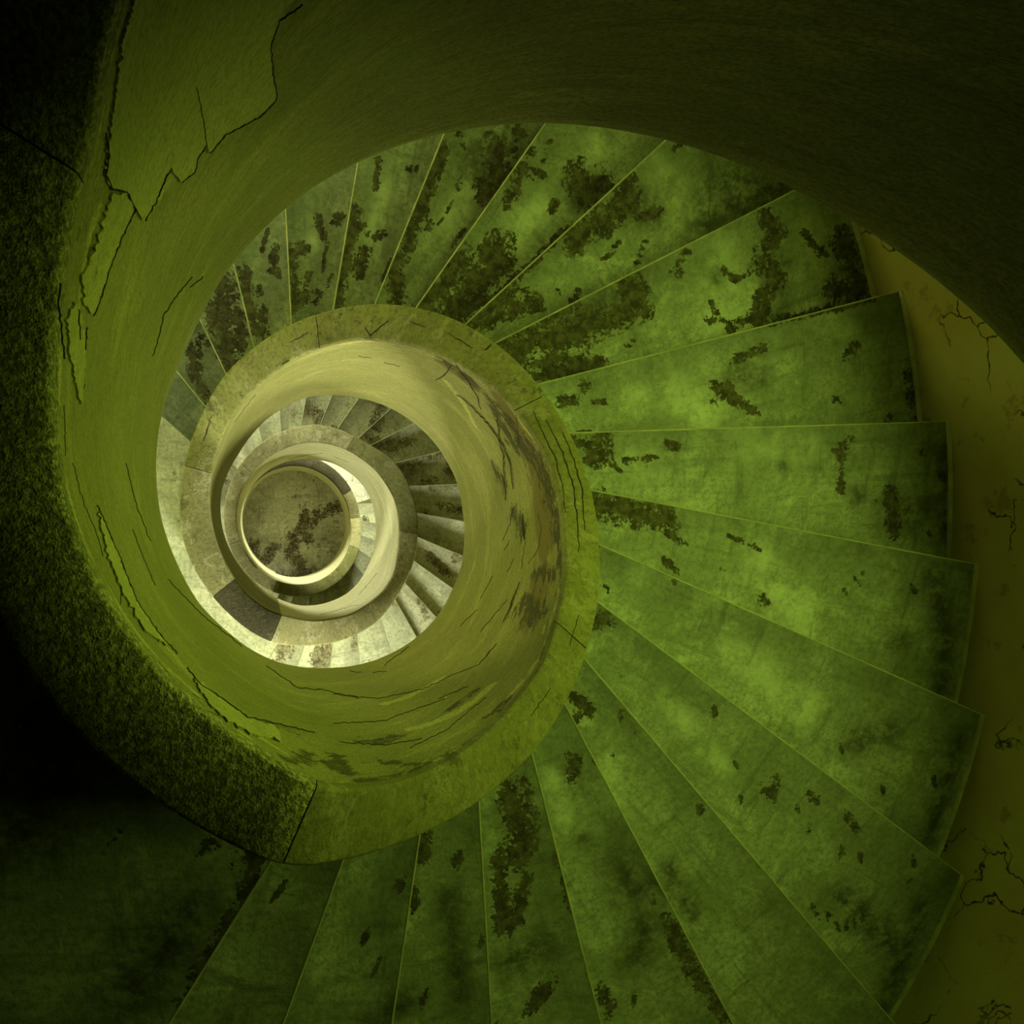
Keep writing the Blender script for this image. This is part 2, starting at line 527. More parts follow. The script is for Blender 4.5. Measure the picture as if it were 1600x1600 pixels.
PALEM = [[(1005,250),(1045,300),(1080,355),26],[(1115,400),(1130,450),(1140,495),36],[(1260,345),(1300,400),22],[(930,225),(900,260),16],[(840,330),(800,370),22],[(730,300),(700,350),14],  # first strokes paint soft window-light patches, later ones pale scuffs
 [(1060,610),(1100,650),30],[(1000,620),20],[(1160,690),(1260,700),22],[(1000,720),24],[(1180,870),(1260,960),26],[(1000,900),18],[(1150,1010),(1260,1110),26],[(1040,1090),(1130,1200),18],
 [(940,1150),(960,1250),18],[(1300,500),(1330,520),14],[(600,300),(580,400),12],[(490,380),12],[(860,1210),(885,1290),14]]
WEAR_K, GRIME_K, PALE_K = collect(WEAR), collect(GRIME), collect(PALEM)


def field(P, strokes, soft=1.0):
    """1 at the core of a stroke, .5 at its radius, 0 at twice the radius"""
    o = np.zeros(len(P))
    for w, R in strokes:
        d = np.full(len(P), 1e9)
        if len(w) == 1:
            d = np.hypot(*(P - w[0]).T)
        for a, b in zip(w[:-1], w[1:]):
            ab = b - a
            t = np.clip(((P - a) @ ab) / max(ab @ ab, 1e-9), 0, 1)
            d = np.minimum(d, np.hypot(*(P - a - t[:, None] * ab).T))
        o = np.maximum(o, np.clip(1 - d / (2 * R * soft), 0, 1))
    return o


random.seed(4)
np.random.seed(4)

# ------------------------------------------------------------------ the setting: wall with unseen windows, ground floor, ceiling
GREEN, MID, PALE = (.72, 1.0, .14), (.93, 1.0, .32), (1.0, 1.0, .80)
UNSEEN_WINDOWS = [  # all unseen, those labelled added only brighten their area; azimuth about the wall centre, sill z, half angle, height, daylight power and colour, label
    dict(az=25, z0=-.40, ha=6, h=1.4, e=76, c=GREEN, label='window in the curved wall above the wide green steps'),
    dict(az=46, z0=-1.0, ha=4, h=1.1, e=27, c=GREEN, label='small window in the curved wall behind the dark upper parapet'),
    dict(az=4, z0=.75, ha=6, h=1.5, e=98, c=GREEN, label='window high in the curved wall over the green steps'),
    dict(az=-90, z0=-3.1, ha=7, h=1.4, e=140, c=PALE, label='window lighting the steps below the middle landing'),
    dict(az=-126, z0=-2.95, ha=7.5, h=1.6, e=140, c=PALE, label='window lighting the middle landing'),
    dict(az=90, z0=-2.9, ha=7, h=1.4, e=62, c=MID, label='window in the curved wall beyond the farthest green steps'),
    dict(az=150, z0=-3.3, ha=7, h=1.4, e=160, c=MID, label='window above the near end of the middle landing'),
    dict(az=-48, z0=-2.75, ha=6.5, h=1.2, e=560, c=PALE, label='window beside the pale steps of the middle flight'),
    dict(az=100, z0=-6.7, ha=7, h=1.4, e=250, c=PALE, label='window lighting the far side of the lower storey'),
    dict(az=-126, z0=-6.69, ha=7.5, h=1.6, e=330, c=PALE, label='window lighting the lowest landing'),
    dict(az=60, z0=-8.45, ha=8, h=1.5, e=430, c=PALE, label='window at ground floor level')]
az = np.radians(np.arange(0, 361, 3.0))
zs_w = np.unique(np.round(np.concatenate([np.arange(ZF, TOPZ + .01, .35), [TOPZ]] + [[w['z0'], w['z0'] + w['h']] for w in UNSEEN_WINDOWS]), 3))
azs = np.unique(np.round(np.concatenate([np.arange(0, 360, 3.0)] + [[(w['az'] - w['ha']) % 360, (w['az'] + w['ha']) % 360] for w in UNSEEN_WINDOWS]), 3))
azs = np.append(azs, 360.0)


def in_window(a, z):
    for w in UNSEEN_WINDOWS:
        d = (a - w['az'] + 180) % 360 - 180
        if abs(d) < w['ha'] and w['z0'] < z < w['z0'] + w['h']: return True
    return False


V, F = [], []
WT = .30
for R in (WR, WR + WT):
    for a in azs:
        c, s = math.cos(math.radians(a)), math.sin(math.radians(a))
        V += [(WC[0] + R * c, WC[1] + R * s, z) for z in zs_w]
nz, na = len(zs_w), len(azs)
half = na * nz
solid_cell = np.zeros((na - 1, nz - 1), bool)
for i in range(na - 1):
    for j in range(nz - 1):
        solid_cell[i, j] = not in_window((azs[i] + azs[i + 1]) / 2, (zs_w[j] + zs_w[j + 1]) / 2)
for i in range(na - 1):
    for j in range(nz - 1):
        a, b, c2, d = i * nz + j, (i + 1) * nz + j, (i + 1) * nz + j + 1, i * nz + j + 1
        if solid_cell[i, j]:
            F.append((d, c2, b, a))
            F.append((a + half, b + half, c2 + half, d + half))
        else:
            if solid_cell[i - 1, j]: F.append((a, d, d + half, a + half))
            if solid_cell[(i + 1) % (na - 1), j]: F.append((c2, b, b + half, c2 + half))
            if solid_cell[i, j - 1]: F.append((b, a, a + half, b + half))
            if solid_cell[i, j + 1]: F.append((d, c2, c2 + half, d + half))
tag(mesh_obj('wall_outer', V, F, WALL, smooth=30), 'curved olive brown plaster wall with cracks around the outer ends of the steps', 'wall', kind='structure')

# floor with an attribute for the dark stains
g = np.arange(-5.6, 5.61, .07)
X, Y = np.meshgrid(g + WC[0] * 0, g)
P = np.stack([X.ravel(), Y.ravel()], 1)
FLSTAIN = [[(527,792),(500,800),(490,815),7],[(478,805),(472,830),(482,842),7],[(460,838),(455,868),(470,885),8],[(480,905),(470,890),9],[(485,920),(440,912),10],[(412,880),(428,855),6],[(395,850),(400,895),8],[(505,905),6]]
FLG = [[(440,900),(480,915),30],[(400,860),22],[(520,850),25],[(400,800),14],[(500,770),10]]


def floor_strokes(lst):
    return [(np.array([on_plane(q[0], q[1], ZF)[:2] for q in st[:-1]]), st[-1] * (CAM[2] - ZF) / FPX) for st in lst]


n = len(g)
keep = np.hypot(*(P - WC).T) < WR + .2
fa = [(i * n + j, i * n + j + 1, (i + 1) * n + j + 1, (i + 1) * n + j) for i in range(n - 1) for j in range(n - 1)
      if keep[i * n + j] and keep[(i + 1) * n + j + 1] and keep[i * n + j + 1] and keep[(i + 1) * n + j]]
fl = mesh_obj('floor', np.c_[P, np.full(len(P), ZF)], fa, FLOORM, uv=P, attrs={'wear': field(P, floor_strokes(FLSTAIN)), 'grime': .6 * field(P, floor_strokes(FLG))})
tag(fl, 'stained pale concrete ground floor at the foot of the stairwell', 'floor', kind='structure')
cv, cf = [], []
for i in range(72):
    a = 2 * math.pi * i / 72
    for z in (TOPZ, TOPZ + .2):
        cv.append((WC[0] + (WR + .3) * math.cos(a), WC[1] + (WR + .3) * math.sin(a), z))
for i in range(72):
    j = (i + 1) % 72
    cf.append((2 * i, 2 * i + 1, 2 * j + 1, 2 * j))
cf.append(tuple(range(0, 144, 2)))
cf.append(tuple(range(1, 144, 2))[::-1])
tag(mesh_obj('ceiling', cv, cf, SOFFIT), 'plaster ceiling over the stairwell', 'ceiling', kind='structure')

# ---- windows: frame, bars and panes in the wall openings, area lamps just inside them for daylight
for wi, w in enumerate(UNSEEN_WINDOWS):
    a0 = math.radians(w['az'])
    rad, tan = np.array([math.cos(a0), math.sin(a0), 0]), np.array([-math.sin(a0), math.cos(a0), 0])
    hw = (WR + .1) * math.sin(math.radians(w['ha']))
    cen = np.array([WC[0], WC[1], w['z0'] + w['h'] / 2]) + rad * (WR + .18) * math.cos(math.radians(w['ha']) * .5)
    o = empty('window_%d' % (wi + 1), (cen - np.array([0, 0, w['h'] / 2])).tolist())
    tag(o, w['label'], 'window', kind='structure')

    def barbox(name, u0, u1, v0, v1, d, mat):
        q = []
        for dd in (-d / 2, d / 2):
            for (u, v) in ((u0, v0), (u1, v0), (u1, v1), (u0, v1)):
                q.append(cen + tan * u + rad * dd + np.array([0, 0, v]))
        return mesh_obj(name, q, [(0, 1, 2, 3), (7, 6, 5, 4), (0, 4, 5, 1), (1, 5, 6, 2), (2, 6, 7, 3), (3, 7, 4, 0)], mat, o)
    hh = w['h'] / 2
    for nm, b in (('frame_jamb', (-hw, -hw + .05, -hh, hh)), ('frame_jamb', (hw - .05, hw, -hh, hh)), ('frame_head', (-hw, hw, hh - .05, hh)), ('frame_sill', (-hw, hw, -hh, -hh + .05)),
                  ('glazing_bar', (-.015, .015, -hh, hh)), ('glazing_bar', (-hw, hw, -.015, .015))):
        barbox(nm, *b, .06, FRAME)
    for u0, u1 in ((-hw + .05, -.015), (.015, hw - .05)):
        for v0, v1 in ((-hh + .05, -.015), (.015, hh - .05)):
            barbox('pane', u0, u1, v0, v1, .006, GLASS)
    ld = bpy.data.lights.new('daylight', 'AREA')
    ld.shape = 'RECTANGLE'
    ld.size, ld.size_y = 2 * hw - .1, w['h'] - .1
    ld.energy, ld.color = w['e'], w['c']
    lo = bpy.data.objects.new('daylight', ld)
    C.objects.link(lo)
    pos = cen - rad * .06
    dirv = Vector((-rad).tolist())
    lo.matrix_world = Matrix.Translation(pos.tolist()) @ dirv.to_track_quat('-Z', 'Z').to_matrix().to_4x4()

# ------------------------------------------------------------------ parapets
D = math.radians
PAR = [  # from, to (deg), label, plaster, coping pieces: (to deg, material, label)
    (-372, -112, 'dark smooth parapet curving over the top of the picture nearest the viewer', PLASTER,
     [(-206, COPING_STIP, None), (-112, COPING_STIP, 'dark stippled cement coping')]),
    (-112, 248, 'olive green cracked parapet coil ringing the well beside the wide green steps', PLASTER,
     [(-37, COPING, None), (28, COPING, 'green coping with long dark cracks'), (98, COPING, None), (167, COPING, None), (219, COPING_LOW, None), (248, COPING_DARK, 'dark bare cement coping')]),
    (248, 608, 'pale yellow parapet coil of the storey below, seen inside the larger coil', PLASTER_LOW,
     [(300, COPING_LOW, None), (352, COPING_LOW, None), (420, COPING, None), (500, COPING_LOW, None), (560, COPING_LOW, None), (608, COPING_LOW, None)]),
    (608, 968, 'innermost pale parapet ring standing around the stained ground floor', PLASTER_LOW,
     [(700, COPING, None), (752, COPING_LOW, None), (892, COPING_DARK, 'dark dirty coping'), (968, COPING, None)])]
CT = .045
PGRIME = [[(560,1222),(650,1205),(730,1168),(790,1124),(830,1075),9],[(862,1020),(882,950),(880,870),(870,800),8],[(835,720),(800,665),(760,620),7],[(560,1160),(620,1150),10],[(470,1150),(420,1130),7],[(700,1110),(740,1080),6],[(808,690),(830,710),(850,745),(868,790),(875,830),13],[(770,640),(800,690),10],[(816,943),(842,961),15],[(834,898),(870,893),9],[(878,865),(880,980),8],[(525,1180),(545,1210),12],
          [(230,1020),(262,1055),9],[(450,1190),(490,1180),(520,1200),11],[(140,395),(150,420),13],[(125,360),7],[(800,800),(820,830),8],[(700,570),(740,600),8],[(600,1190),(650,1195),9],[(345,650),(360,640),8],[(106,340),(110,300),6],
          [(770,730),(790,760),6],[(390,1165),(420,1180),7],[(760,1120),(800,1090),7],[(850,1030),(870,990),9]]
PSKIM = [[(92,560),(88,640),(98,740),(125,830),(170,925),(225,1005),(300,1080),(390,1145),(470,1190),9],[(150,330),(130,420),(118,520),10],[(300,1060),(370,1110),10],[(250,1000),(290,1045),9],[(180,870),(200,930),7],[(600,1100),(690,1060),8],[(640,1140),(720,1110),(770,1070),9],[(700,600),(740,660),8],[(300,230),(260,290),(230,330),12],[(370,170),(330,210),10]]
PRUST = [[(775,610),(805,665),(825,700),26],[(835,730),(850,780),(855,850),34],[(845,900),(830,960),28],[(690,565),(740,600),14]]


def face_strokes(lst):
    out = []
    for st in lst:
        hit = [on_inner(*q) for q in st[:-1]]
        hit = [q for q in hit if q is not None]
        if hit: out.append((np.array([(q[0] * .71, q[1]) for q in hit]), st[-1] * float(np.mean([CAM[2] - q[1] for q in hit])) / FPX))
    return out


pr = face_strokes(PRUST)
ps = face_strokes(PSKIM)
pg = []
for st in PGRIME:
    hit = [on_inner(*q) for q in st[:-1]]
    hit = [q for q in hit if q is not None]
    if hit:
        dist = float(np.mean([CAM[2] - q[1] for q in hit]))
        pg.append((np.array([(q[0] * .71, q[1]) for q in hit]), st[-1] * dist / FPX))
parapets = []
for pi, (d0, d1, label, mat, cops) in enumerate(PAR):
    zb = float(min(z_low(D(d1)), z_low(D(d0))))
    o = empty('parapet', (0, 0, zb))
    tag(o, label, 'parapet', 'parapet coils around the well')
    parapets.append(o)
    stp = 1.0 if pi < 2 else 3.0
    ths = np.radians(np.linspace(d0, d1, int((d1 - d0) / stp) + 1))
    NV = 60 if pi < 2 else 14

    def prof(t):
        ro, ri, rl, zt, zl = float(r_out(t)), float(r_in(t)), float(r_low(t)), float(z_rail(t)) - CT, float(z_low(t))
        pts = [(ri + (rl - ri) * j / NV, zt + (zl + .04 - zt) * j / NV) for j in range(NV + 1)]
        if zl > ZF + .05:
            for q in (22, 45, 67, 90):
                pts.append((rl + .11 * (1 - math.cos(D(q))), zl + .04 - .11 * math.sin(D(q))))
        else:
            for q in (22, 45, 67, 90):
                pts.append((rl + .02 * q / 90, zl))
        zo = min(zl - .03, zt - .1)
        pts += [(max(ro, rl + .12), max(zo, ZF)), (ro, zt)]
        return pts[::-1]
    V, F = sweep(ths, prof)
    n = len(V) // len(ths)
    V = np.array(V)
    tt = np.repeat(ths, n)
    uv = np.c_[tt * .71, V[:, 2] - (z_rail(tt))]
    gr = field(np.c_[tt * .71, V[:, 2]], pg, 2.0) if pi in (0, 1) else np.zeros(len(V))
    ru = field(np.c_[tt * .71, V[:, 2]], pr) if pi == 1 else np.zeros(len(V))
    sk = field(np.c_[tt * .71, V[:, 2]], ps) if pi < 2 else np.zeros(len(V))
    mesh_obj('plaster_face', V, F, mat, o, uv=uv, attrs={'grime': gr, 'rust': ru, 'skim': sk}, smooth=40)
    a = d0
    for b, cm, clab in cops:
        g0 = .12
        th2 = np.radians(np.linspace(a + g0, b - g0, max(3, int((b - a) / 2))))

        def cprof(t):
            ro, ri, zt = float(r_out(t)) + .004, float(r_in(t)) - .004, float(z_rail(t))
            bv = .010
            return [(ri, zt - CT), (ro, zt - CT), (ro, zt - bv), (ro - bv * .4, zt - bv * .3), (ro - bv, zt), (ri + bv, zt), (ri + bv * .4, zt - bv * .3), (ri, zt - bv)]
        V, F = sweep(th2, cprof)
        c = mesh_obj('coping', V, F, cm, o, smooth=35)
        if clab: c['label'] = clab
        a = b

# ---- cracks and loose skim coat on the well faces
CRACKS = [
 [(160,203),(165,240),(160,268),(172,292),(193,297),(210,325),3],[(470,0),(434,25),(421,63),(425,115),(431,149),(410,172),(380,190),(350,205),(325,235),2.6],
 [(303,130),(310,160),(320,221),(308,240),(300,265),(280,281),1.6],[(264,258),(256,270),(240,310),(223,341),2],[(207,323),(185,370),(165,420),(155,455),(141,492),1.8],
 [(300,432),(275,462),(254,495),(252,510),(245,535),(238,555),5],[(317,432),(297,448),3],[(88,440),(84,470),(88,500),(95,560),1.6],[(117,480),(119,530),1.4],[(130,510),(128,545),1.5],
 [(112,723),(130,790),(145,821),(155,850),(159,870),2.4],[(147,790),(182,870),(210,940),(242,989),(273,1024),2.6],[(196,723),(210,782),(234,845),1.7],[(206,828),(241,915),1.8],
 [(262,905),(315,960),(378,1010),1.6],[(189,926),(186,944),4],[(98,632),(101,712),2],[(290,1047),(308,1071),(350,1099),(385,1124),(430,1134),(490,1148),3],
 [(416,1040),(465,1075),(504,1078),(560,1092),4.5],[(546,1049),(566,1051),4],[(582,1051),(605,1049),3],[(308,1103),(370,1135),(430,1159),1.8],
 [(520,1085),(590,1092),(660,1078),(702,1057),(747,1040),2.6],[(685,1092),(733,1073),3],[(520,1131),(600,1127),(695,1092),1.8],[(530,1160),(600,1165),(660,1155),1.8],
 [(802,791),(797,818),(786,844),3.5],[(797,844),(788,861),3.5],[(804,872),(793,895),3.5],[(821,847),(815,889),3.2],[(814,910),(797,952),(788,975),3.6],[(776,1005),(748,1040),5.5],
 [(793,937),(751,987),2],[(771,900),(750,935),2],[(746,952),(720,979),2],[(818,804),(820,844),3.2],[(842,802),(846,826),(842,858),(825,882),2],
 [(715,616),(732,627),(750,646),(767,665),(781,686),(788,712),(792,782),3],[(680,593),(690,590),(706,571),3],[(715,569),(732,593),(746,616),(753,639),2],
 [(806,639),(809,669),(811,695),2],[(778,653),(783,686),(799,721),(804,765),3.4],[(560,556),(580,559),1.4],[(600,566),(625,572),1.4],[(440,570),(455,562),1.6],
 [(400,615),(365,660),2],[(640,1010),(600,1040),1.6],[(452,718),(480,710),(505,709),1.8],[(430,735),(470,716),1.5],[(520,712),(545,722),1.2],[(372,865),(390,895),3],[(500,960),(560,945),2.5],[(560,930),(590,895),2.5],[(612,750),(620,775),1.5],[(560,760),(575,790),1.2],
 [(640,1170),(700,1140),(760,1090),1.5],[(300,1085),(360,1120),1.6],[(120,560),(125,625),(130,600),1.5]]


def dense(pts, step=5.0):
    o = []
    for a, b in zip(pts[:-1], pts[1:]):
        m = max(1, int(math.hypot(b[0] - a[0], b[1] - a[1]) / step))
        for i in range(m):
            o.append((a[0] + (b[0] - a[0]) * i / m, a[1] + (b[1] - a[1]) * i / m))
    o.append(pts[-1])
    return o


def face_r(th, z):
    zt, zl = z_rail(th), z_low(th)
    f = np.clip((zt - z) / (zt - zl), 0, 1)
    return r_in(th) * (1 - f) + r_low(th) * f


crk = {}
rs = random.Random(9)
for ci, st in enumerate(CRACKS):
    up = .0075 if ci in (0, 1, 2, 3, 4, 7, 8, 9, 11, 17, 30, 35, 37, 39, 41) else .0022
    px, wpx = dense(st[:-1]), st[-1]
    hits = [on_inner(x + rs.uniform(-1, 1), y + rs.uniform(-1, 1)) for x, y in px]
    hits = [q for q in hits if q is not None]
    if len(hits) < 2: continue
    # keep one sheet only
    ok = [hits[0]]
    for q in hits[1:]:
        if abs(q[0] - ok[-1][0]) < .3 and abs(q[1] - ok[-1][1]) < .3: ok.append(q)
    if len(ok) < 2: continue
    deg = math.degrees(np.mean([q[0] for q in ok]))
    pi = [i for i, p in enumerate(PAR) if p[0] <= deg < p[1]]
    if not pi: continue
    U = np.array([(q[0] * .71, q[1]) for q in ok])
    V, F = crk.setdefault(pi[0], ([], []))
    b0, m = len(V), len(U)
    for i in range(m):
        t = U[min(i + 1, m - 1)] - U[max(i - 1, 0)]
        t = t / max(np.hypot(*t), 1e-6)
        nn = np.array([-t[1], t[0]])
        fr = i / (m - 1)
        dist = CAM[2] - U[i][1]
        wd = wpx * .5 * dist / FPX * (.25 + .75 * math.sin(math.pi * min(max(fr, .04), .96)) ** .6) * rs.uniform(.75, 1.25)
        for s, lift in ((-1, up - .0027), (0, up), (1, up - .0027)):
            q = U[i] + nn * wd * s
            th, z = q[0] / .71, q[1]
            r = float(face_r(th, z)) - lift
            V.append((r * math.cos(th), r * math.sin(th), z))
    for i in range(m - 1):
        for j in range(2):
            a = b0 + i * 3 + j
            F.append((a, a + 1, a + 4, a + 3))
for pi, (V, F) in crk.items():
    c = mesh_obj('plaster_cracks', V, F, CRACK, parapets[pi])
    c['kind'] = 'stuff'
    c['label'] = 'dark cracks in the plaster'

# hairline cracks running along the coping tops
CCR = [[(833,642),(847,672),(868,717),(880,762),(884,802),2],[(853,655),(880,707),(897,762),(903,822),(905,862),2.2],[(880,675),(897,717),(910,765),(914,828),2],[(570,512),(579,524),(590,514),(606,500),2.4],
       [(772,532),(757,548),2.2],[(700,520),(740,545),1.4],[(640,500),(665,512),1.5],[(480,520),(455,535),1.4],[(330,650),(318,690),1.4],[(860,1075),(830,1120),1.5],[(905,960),(890,1010),1.6]]


def on_coping(x, y):
    P = CAM[None] + _TT[:, None] * ray(x, y)[None]
    rr, th0 = np.hypot(P[:, 0], P[:, 1]), np.arctan2(P[:, 1], P[:, 0])
    for n in (0, 1, 2):
        th = th0 + 2 * np.pi * n
        e = P[:, 2] - np.interp(th, _DG, _ZRT)
        k = np.where((e[:-1] > 0) & (e[1:] <= 0) & (rr[:-1] > r_in(th[:-1])) & (rr[:-1] < r_out(th[:-1])))[0]
        if len(k): return np.array([P[k[0], 0], P[k[0], 1], np.interp(th[k[0]], _DG, _ZRT)])
    return None


CV, CF = [], []
for st in CCR:
    hp = [on_coping(x + rs.uniform(-1, 1), y + rs.uniform(-1, 1)) for x, y in dense(st[:-1], 6)]
    hp = [q for q in hp if q is not None]
    if len(hp) < 2: continue
    b0, m = len(CV), len(hp)
    for i, q in enumerate(hp):
        t = hp[min(i + 1, m - 1)] - hp[max(i - 1, 0)]
        sd = np.array([-t[1], t[0], 0]) / max(np.hypot(t[0], t[1]), 1e-6)
        wd = st[-1] * .5 * (CAM[2] - q[2]) / FPX * (.3 + .7 * math.sin(math.pi * min(max(i / (m - 1), .05), .95))) * rs.uniform(.7, 1.3)
        for k, dz in ((-1, .0002), (0, .003), (1, .0002)):
            CV.append(q + sd * wd * k + np.array([0, 0, dz]))
    for i in range(m - 1):
        for j in range(2):
            a = b0 + i * 3 + j
            CF.append((a, a + 1, a + 4, a + 3))
c = mesh_obj('coping_cracks', CV, CF, CRACK, parapets[1])
c['kind'] = 'stuff'
c['label'] = 'dark hairline cracks along the coping'

FLAKES = [
 [(186,60),(172,170),(160,268),(172,292),(193,297),(210,325),(222,341),(240,310),(256,270),(264,258),(280,281),(300,265),(308,240),(320,221),(325,235),(350,205),(380,190),(410,172),(431,149),(425,115),(421,63),(434,25),(470,-30),(400,-60),(300,-60),(215,-40)],
 [(172,300),(192,300),(206,325),(185,370),(165,420),(155,455),(141,492),(126,470),(124,430),(140,395),(152,360)],
 [(100,500),(112,470),(125,500),(130,545),(122,632),(112,590),(104,545)],
 [(150,800),(182,870),(210,940),(240,985),(262,1010),(225,990),(190,930),(165,870)],
 [(300,1062),(350,1101),(385,1126),(428,1136),(440,1160),(390,1150),(330,1110)]]
for fi, poly in enumerate(FLAKES):
    hits = [on_inner(q[0] + rs.gauss(0, 1.5), q[1] + rs.gauss(0, 1.5)) for q in dense(poly + [poly[0]], 5)[:-1]]
    if any(h is None for h in hits): hits = [h for h in hits if h is not None]
    if len(hits) < 6: continue
    U = [Vector((q[0] * .71, q[1])) for q in hits]
    ok = [U[0]]
    for q in U[1:]:
        if .003 < (q - ok[-1]).length < .25 and (q - U[0]).length > .003: ok.append(q)
    U = ok
    deg = math.degrees(np.mean([q[0] for q in U]) / .71)
    pi = [i for i, p in enumerate(PAR) if p[0] <= deg < p[1]][0]
    xs, ys = [q[0] for q in U], [q[1] for q in U]
    inner = []
    for gx in np.arange(min(xs), max(xs), .03):
        for gy in np.arange(min(ys), max(ys), .03):
            c = False
            for i in range(len(U)):
                a, b = U[i], U[i - 1]
                if (a[1] > gy) != (b[1] > gy) and gx < (b[0] - a[0]) * (gy - a[1]) / (b[1] - a[1]) + a[0]: c = not c
            if c: inner.append(Vector((gx, gy)))
    vs, es, fs, *_ = delaunay_2d_cdt(U + inner, [(i, (i + 1) % len(U)) for i in range(len(U))], [], 1, 1e-5)
    V, F = [], []
    for lift in (.0055, -.004):
        for q in vs:
            th, z = q[0] / .71, q[1]
            r = float(face_r(th, z)) - lift
            V.append((r * math.cos(th), r * math.sin(th), z))
    m = len(vs)
    edge = {}
    for f in fs:
        F.append(tuple(f))
        for a, b in zip(f, list(f[1:]) + [f[0]]): edge[(a, b)] = 1
    for (a, b) in edge:
        if (b, a) not in edge: F.append((b, a, a + m, b + m))
    th_a = np.array([q[0] for q in vs] * 2)
    z_a = np.array([q[1] for q in vs] * 2)
    uv = np.c_[th_a, z_a - z_rail(th_a / .71)]
    k = mesh_obj('skim_coat_flake', V, F, FLAKE, parapets[pi], uv=uv, attrs={'grime': .6 * field(np.c_[th_a, z_a], pg)}, smooth=30)

# ------------------------------------------------------------------ steps
def step_parts(parent, K, n_r, n_s, mat):
    """one step: worn tread slab with riser, nosing and a plaster bead along the wall"""
    z = -K * RISE
    a, e = nose(K)
    a0, e0 = nose(K - 1)
    if K % NS == 0: a0, e0 = a - DTH, e
    d, d0 = np.array([math.cos(a), math.sin(a)]), np.array([math.cos(a0), math.sin(a0)])
    side, side0 = np.array([-d[1], d[0]]), np.array([-d0[1], d0[0]])

    def inner_t(dr, sd, off):
        # distance along the nose line where it meets the outer face of the parapet
        t = .8
        for _ in range(12):
            p = dr * t + sd * off
            th = math.atan2(p[1], p[0])
            th = a + ((th - a + math.pi) % (2 * math.pi) - math.pi)
            t += float(r_out(th)) - .015 - np.hypot(*p)
        return t
    back = e0 - .035
    t0, t1 = inner_t(d, side, e), wall_hit(side * e, d) + .015
    b0, b1 = inner_t(d0, side0, back), wall_hit(side0 * back, d0) + .015
    top = []
    for i in range(n_r + 1):
        f = i / n_r
        pn = d * (t0 + (t1 - t0) * f) + side * e
        pb = d0 * (b0 + (b1 - b0) * f) + side0 * back
        for j in range(n_s + 1):
            top.append(pn + (pb - pn) * j / n_s)
    top = np.array(top)
    m, thick = n_s + 1, .05
    # the two short ends follow the round parapet and the round wall
    for j in range(1, n_s):
        for i, rr in ((0, None), (n_r, 1)):
            q = top[i * m + j]
            if rr is None:
                th = math.atan2(q[1], q[0])
                th = a + ((th - a + math.pi) % (2 * math.pi) - math.pi)
                top[i * m + j] = q / np.hypot(*q) * (float(r_out(th)) - .015)
            else:
                top[i * m + j] = WC + (q - WC) / np.hypot(*(q - WC)) * (WR + .015)
    N = len(top)
    V = np.r_[np.c_[top, np.full(N, z)], np.c_[top, np.full(N, z - thick)]]
    F = []
    for i in range(n_r):
        for j in range(n_s):
            q = i * m + j
            F.append((q, q + m, q + m + 1, q + 1))
    ring = [i * m for i in range(n_r + 1)] + [n_r * m + j for j in range(1, m)] + [i * m + m - 1 for i in range(n_r - 1, -1, -1)] + [j for j in range(m - 2, 0, -1)]
    for u, v in zip(ring, ring[1:] + ring[:1]): F.append((v, u, u + N, v + N))
    F.append(tuple(q + N for q in ring))
    rng = np.random.RandomState(K + 100)
    ws = list(WEAR_K.get(K, []))
    if K >= NS:
        for _ in range(4):
            c = top[rng.randint(N)]
            ws.append((np.array([c, c + rng.uniform(-.2, .2, 2)]), rng.uniform(.015, .05)))
    if 9 <= K < 21:
        for _ in range(6 + 2 * abs(K - 9)):
            c = top[rng.randint(N)]
            ws.append((np.array([c, c + rng.uniform(-.05, .05, 2) + d * rng.uniform(-.12, .12)]), rng.uniform(.005, .022)))
    elif K < NS:
        for _ in range(8):
            c = top[rng.randint(N)]
            ws.append((np.array([c, c + rng.uniform(-.03, .03, 2)]), rng.uniform(.004, .012)))
    wear = field(V[:, :2], ws)
    grime = field(V[:, :2], GRIME_K.get(K, [])) ** .8
    mid = top[(n_r // 2) * m]
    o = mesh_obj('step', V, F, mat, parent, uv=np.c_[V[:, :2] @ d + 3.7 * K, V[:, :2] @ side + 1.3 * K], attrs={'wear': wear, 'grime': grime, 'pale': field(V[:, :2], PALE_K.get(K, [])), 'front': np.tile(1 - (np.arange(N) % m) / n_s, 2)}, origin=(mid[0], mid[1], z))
    # riser, set back under the nosing
    q0, q1 = d * t0 + side * (e - .022), d * t1 + side * (e - .022)
    q2, q3 = q1 - side * .03, q0 - side * .03
    zt, zb = z - thick, z - RISE
    V = [(*q, zz) for zz in (zb, zt) for q in (q0, q1, q2, q3)]
    mesh_obj('riser', V, [(3, 2, 1, 0), (4, 5, 6, 7), (0, 1, 5, 4), (1, 2, 6, 5), (2, 3, 7, 6), (3, 0, 4, 7)], RISER, o)
    # rounded nosing strip
    V, F = [], []
    prof = [(-.003, .0006), (.001, .0008), (.003, -.002), (.004, -.010), (.004, -.020), (.001, -.026), (-.006, -.028), (-.012, -.028)]
    for t in (t0 + .004, t1 - .002):
        for s, zz in prof:
            p = d * t + side * (e + s)
            V.append((p[0], p[1], z + zz))
    L = len(prof)
    for j in range(L): F.append((j, (j + 1) % L, L + (j + 1) % L, L + j))
    F += [tuple(range(L))[::-1], tuple(range(L, 2 * L))]
    mesh_obj('nosing', V, F, mat_nosing(K), o, smooth=40)
    # bead of plaster where the tread meets the wall
    V, F = [], []
    M = 6
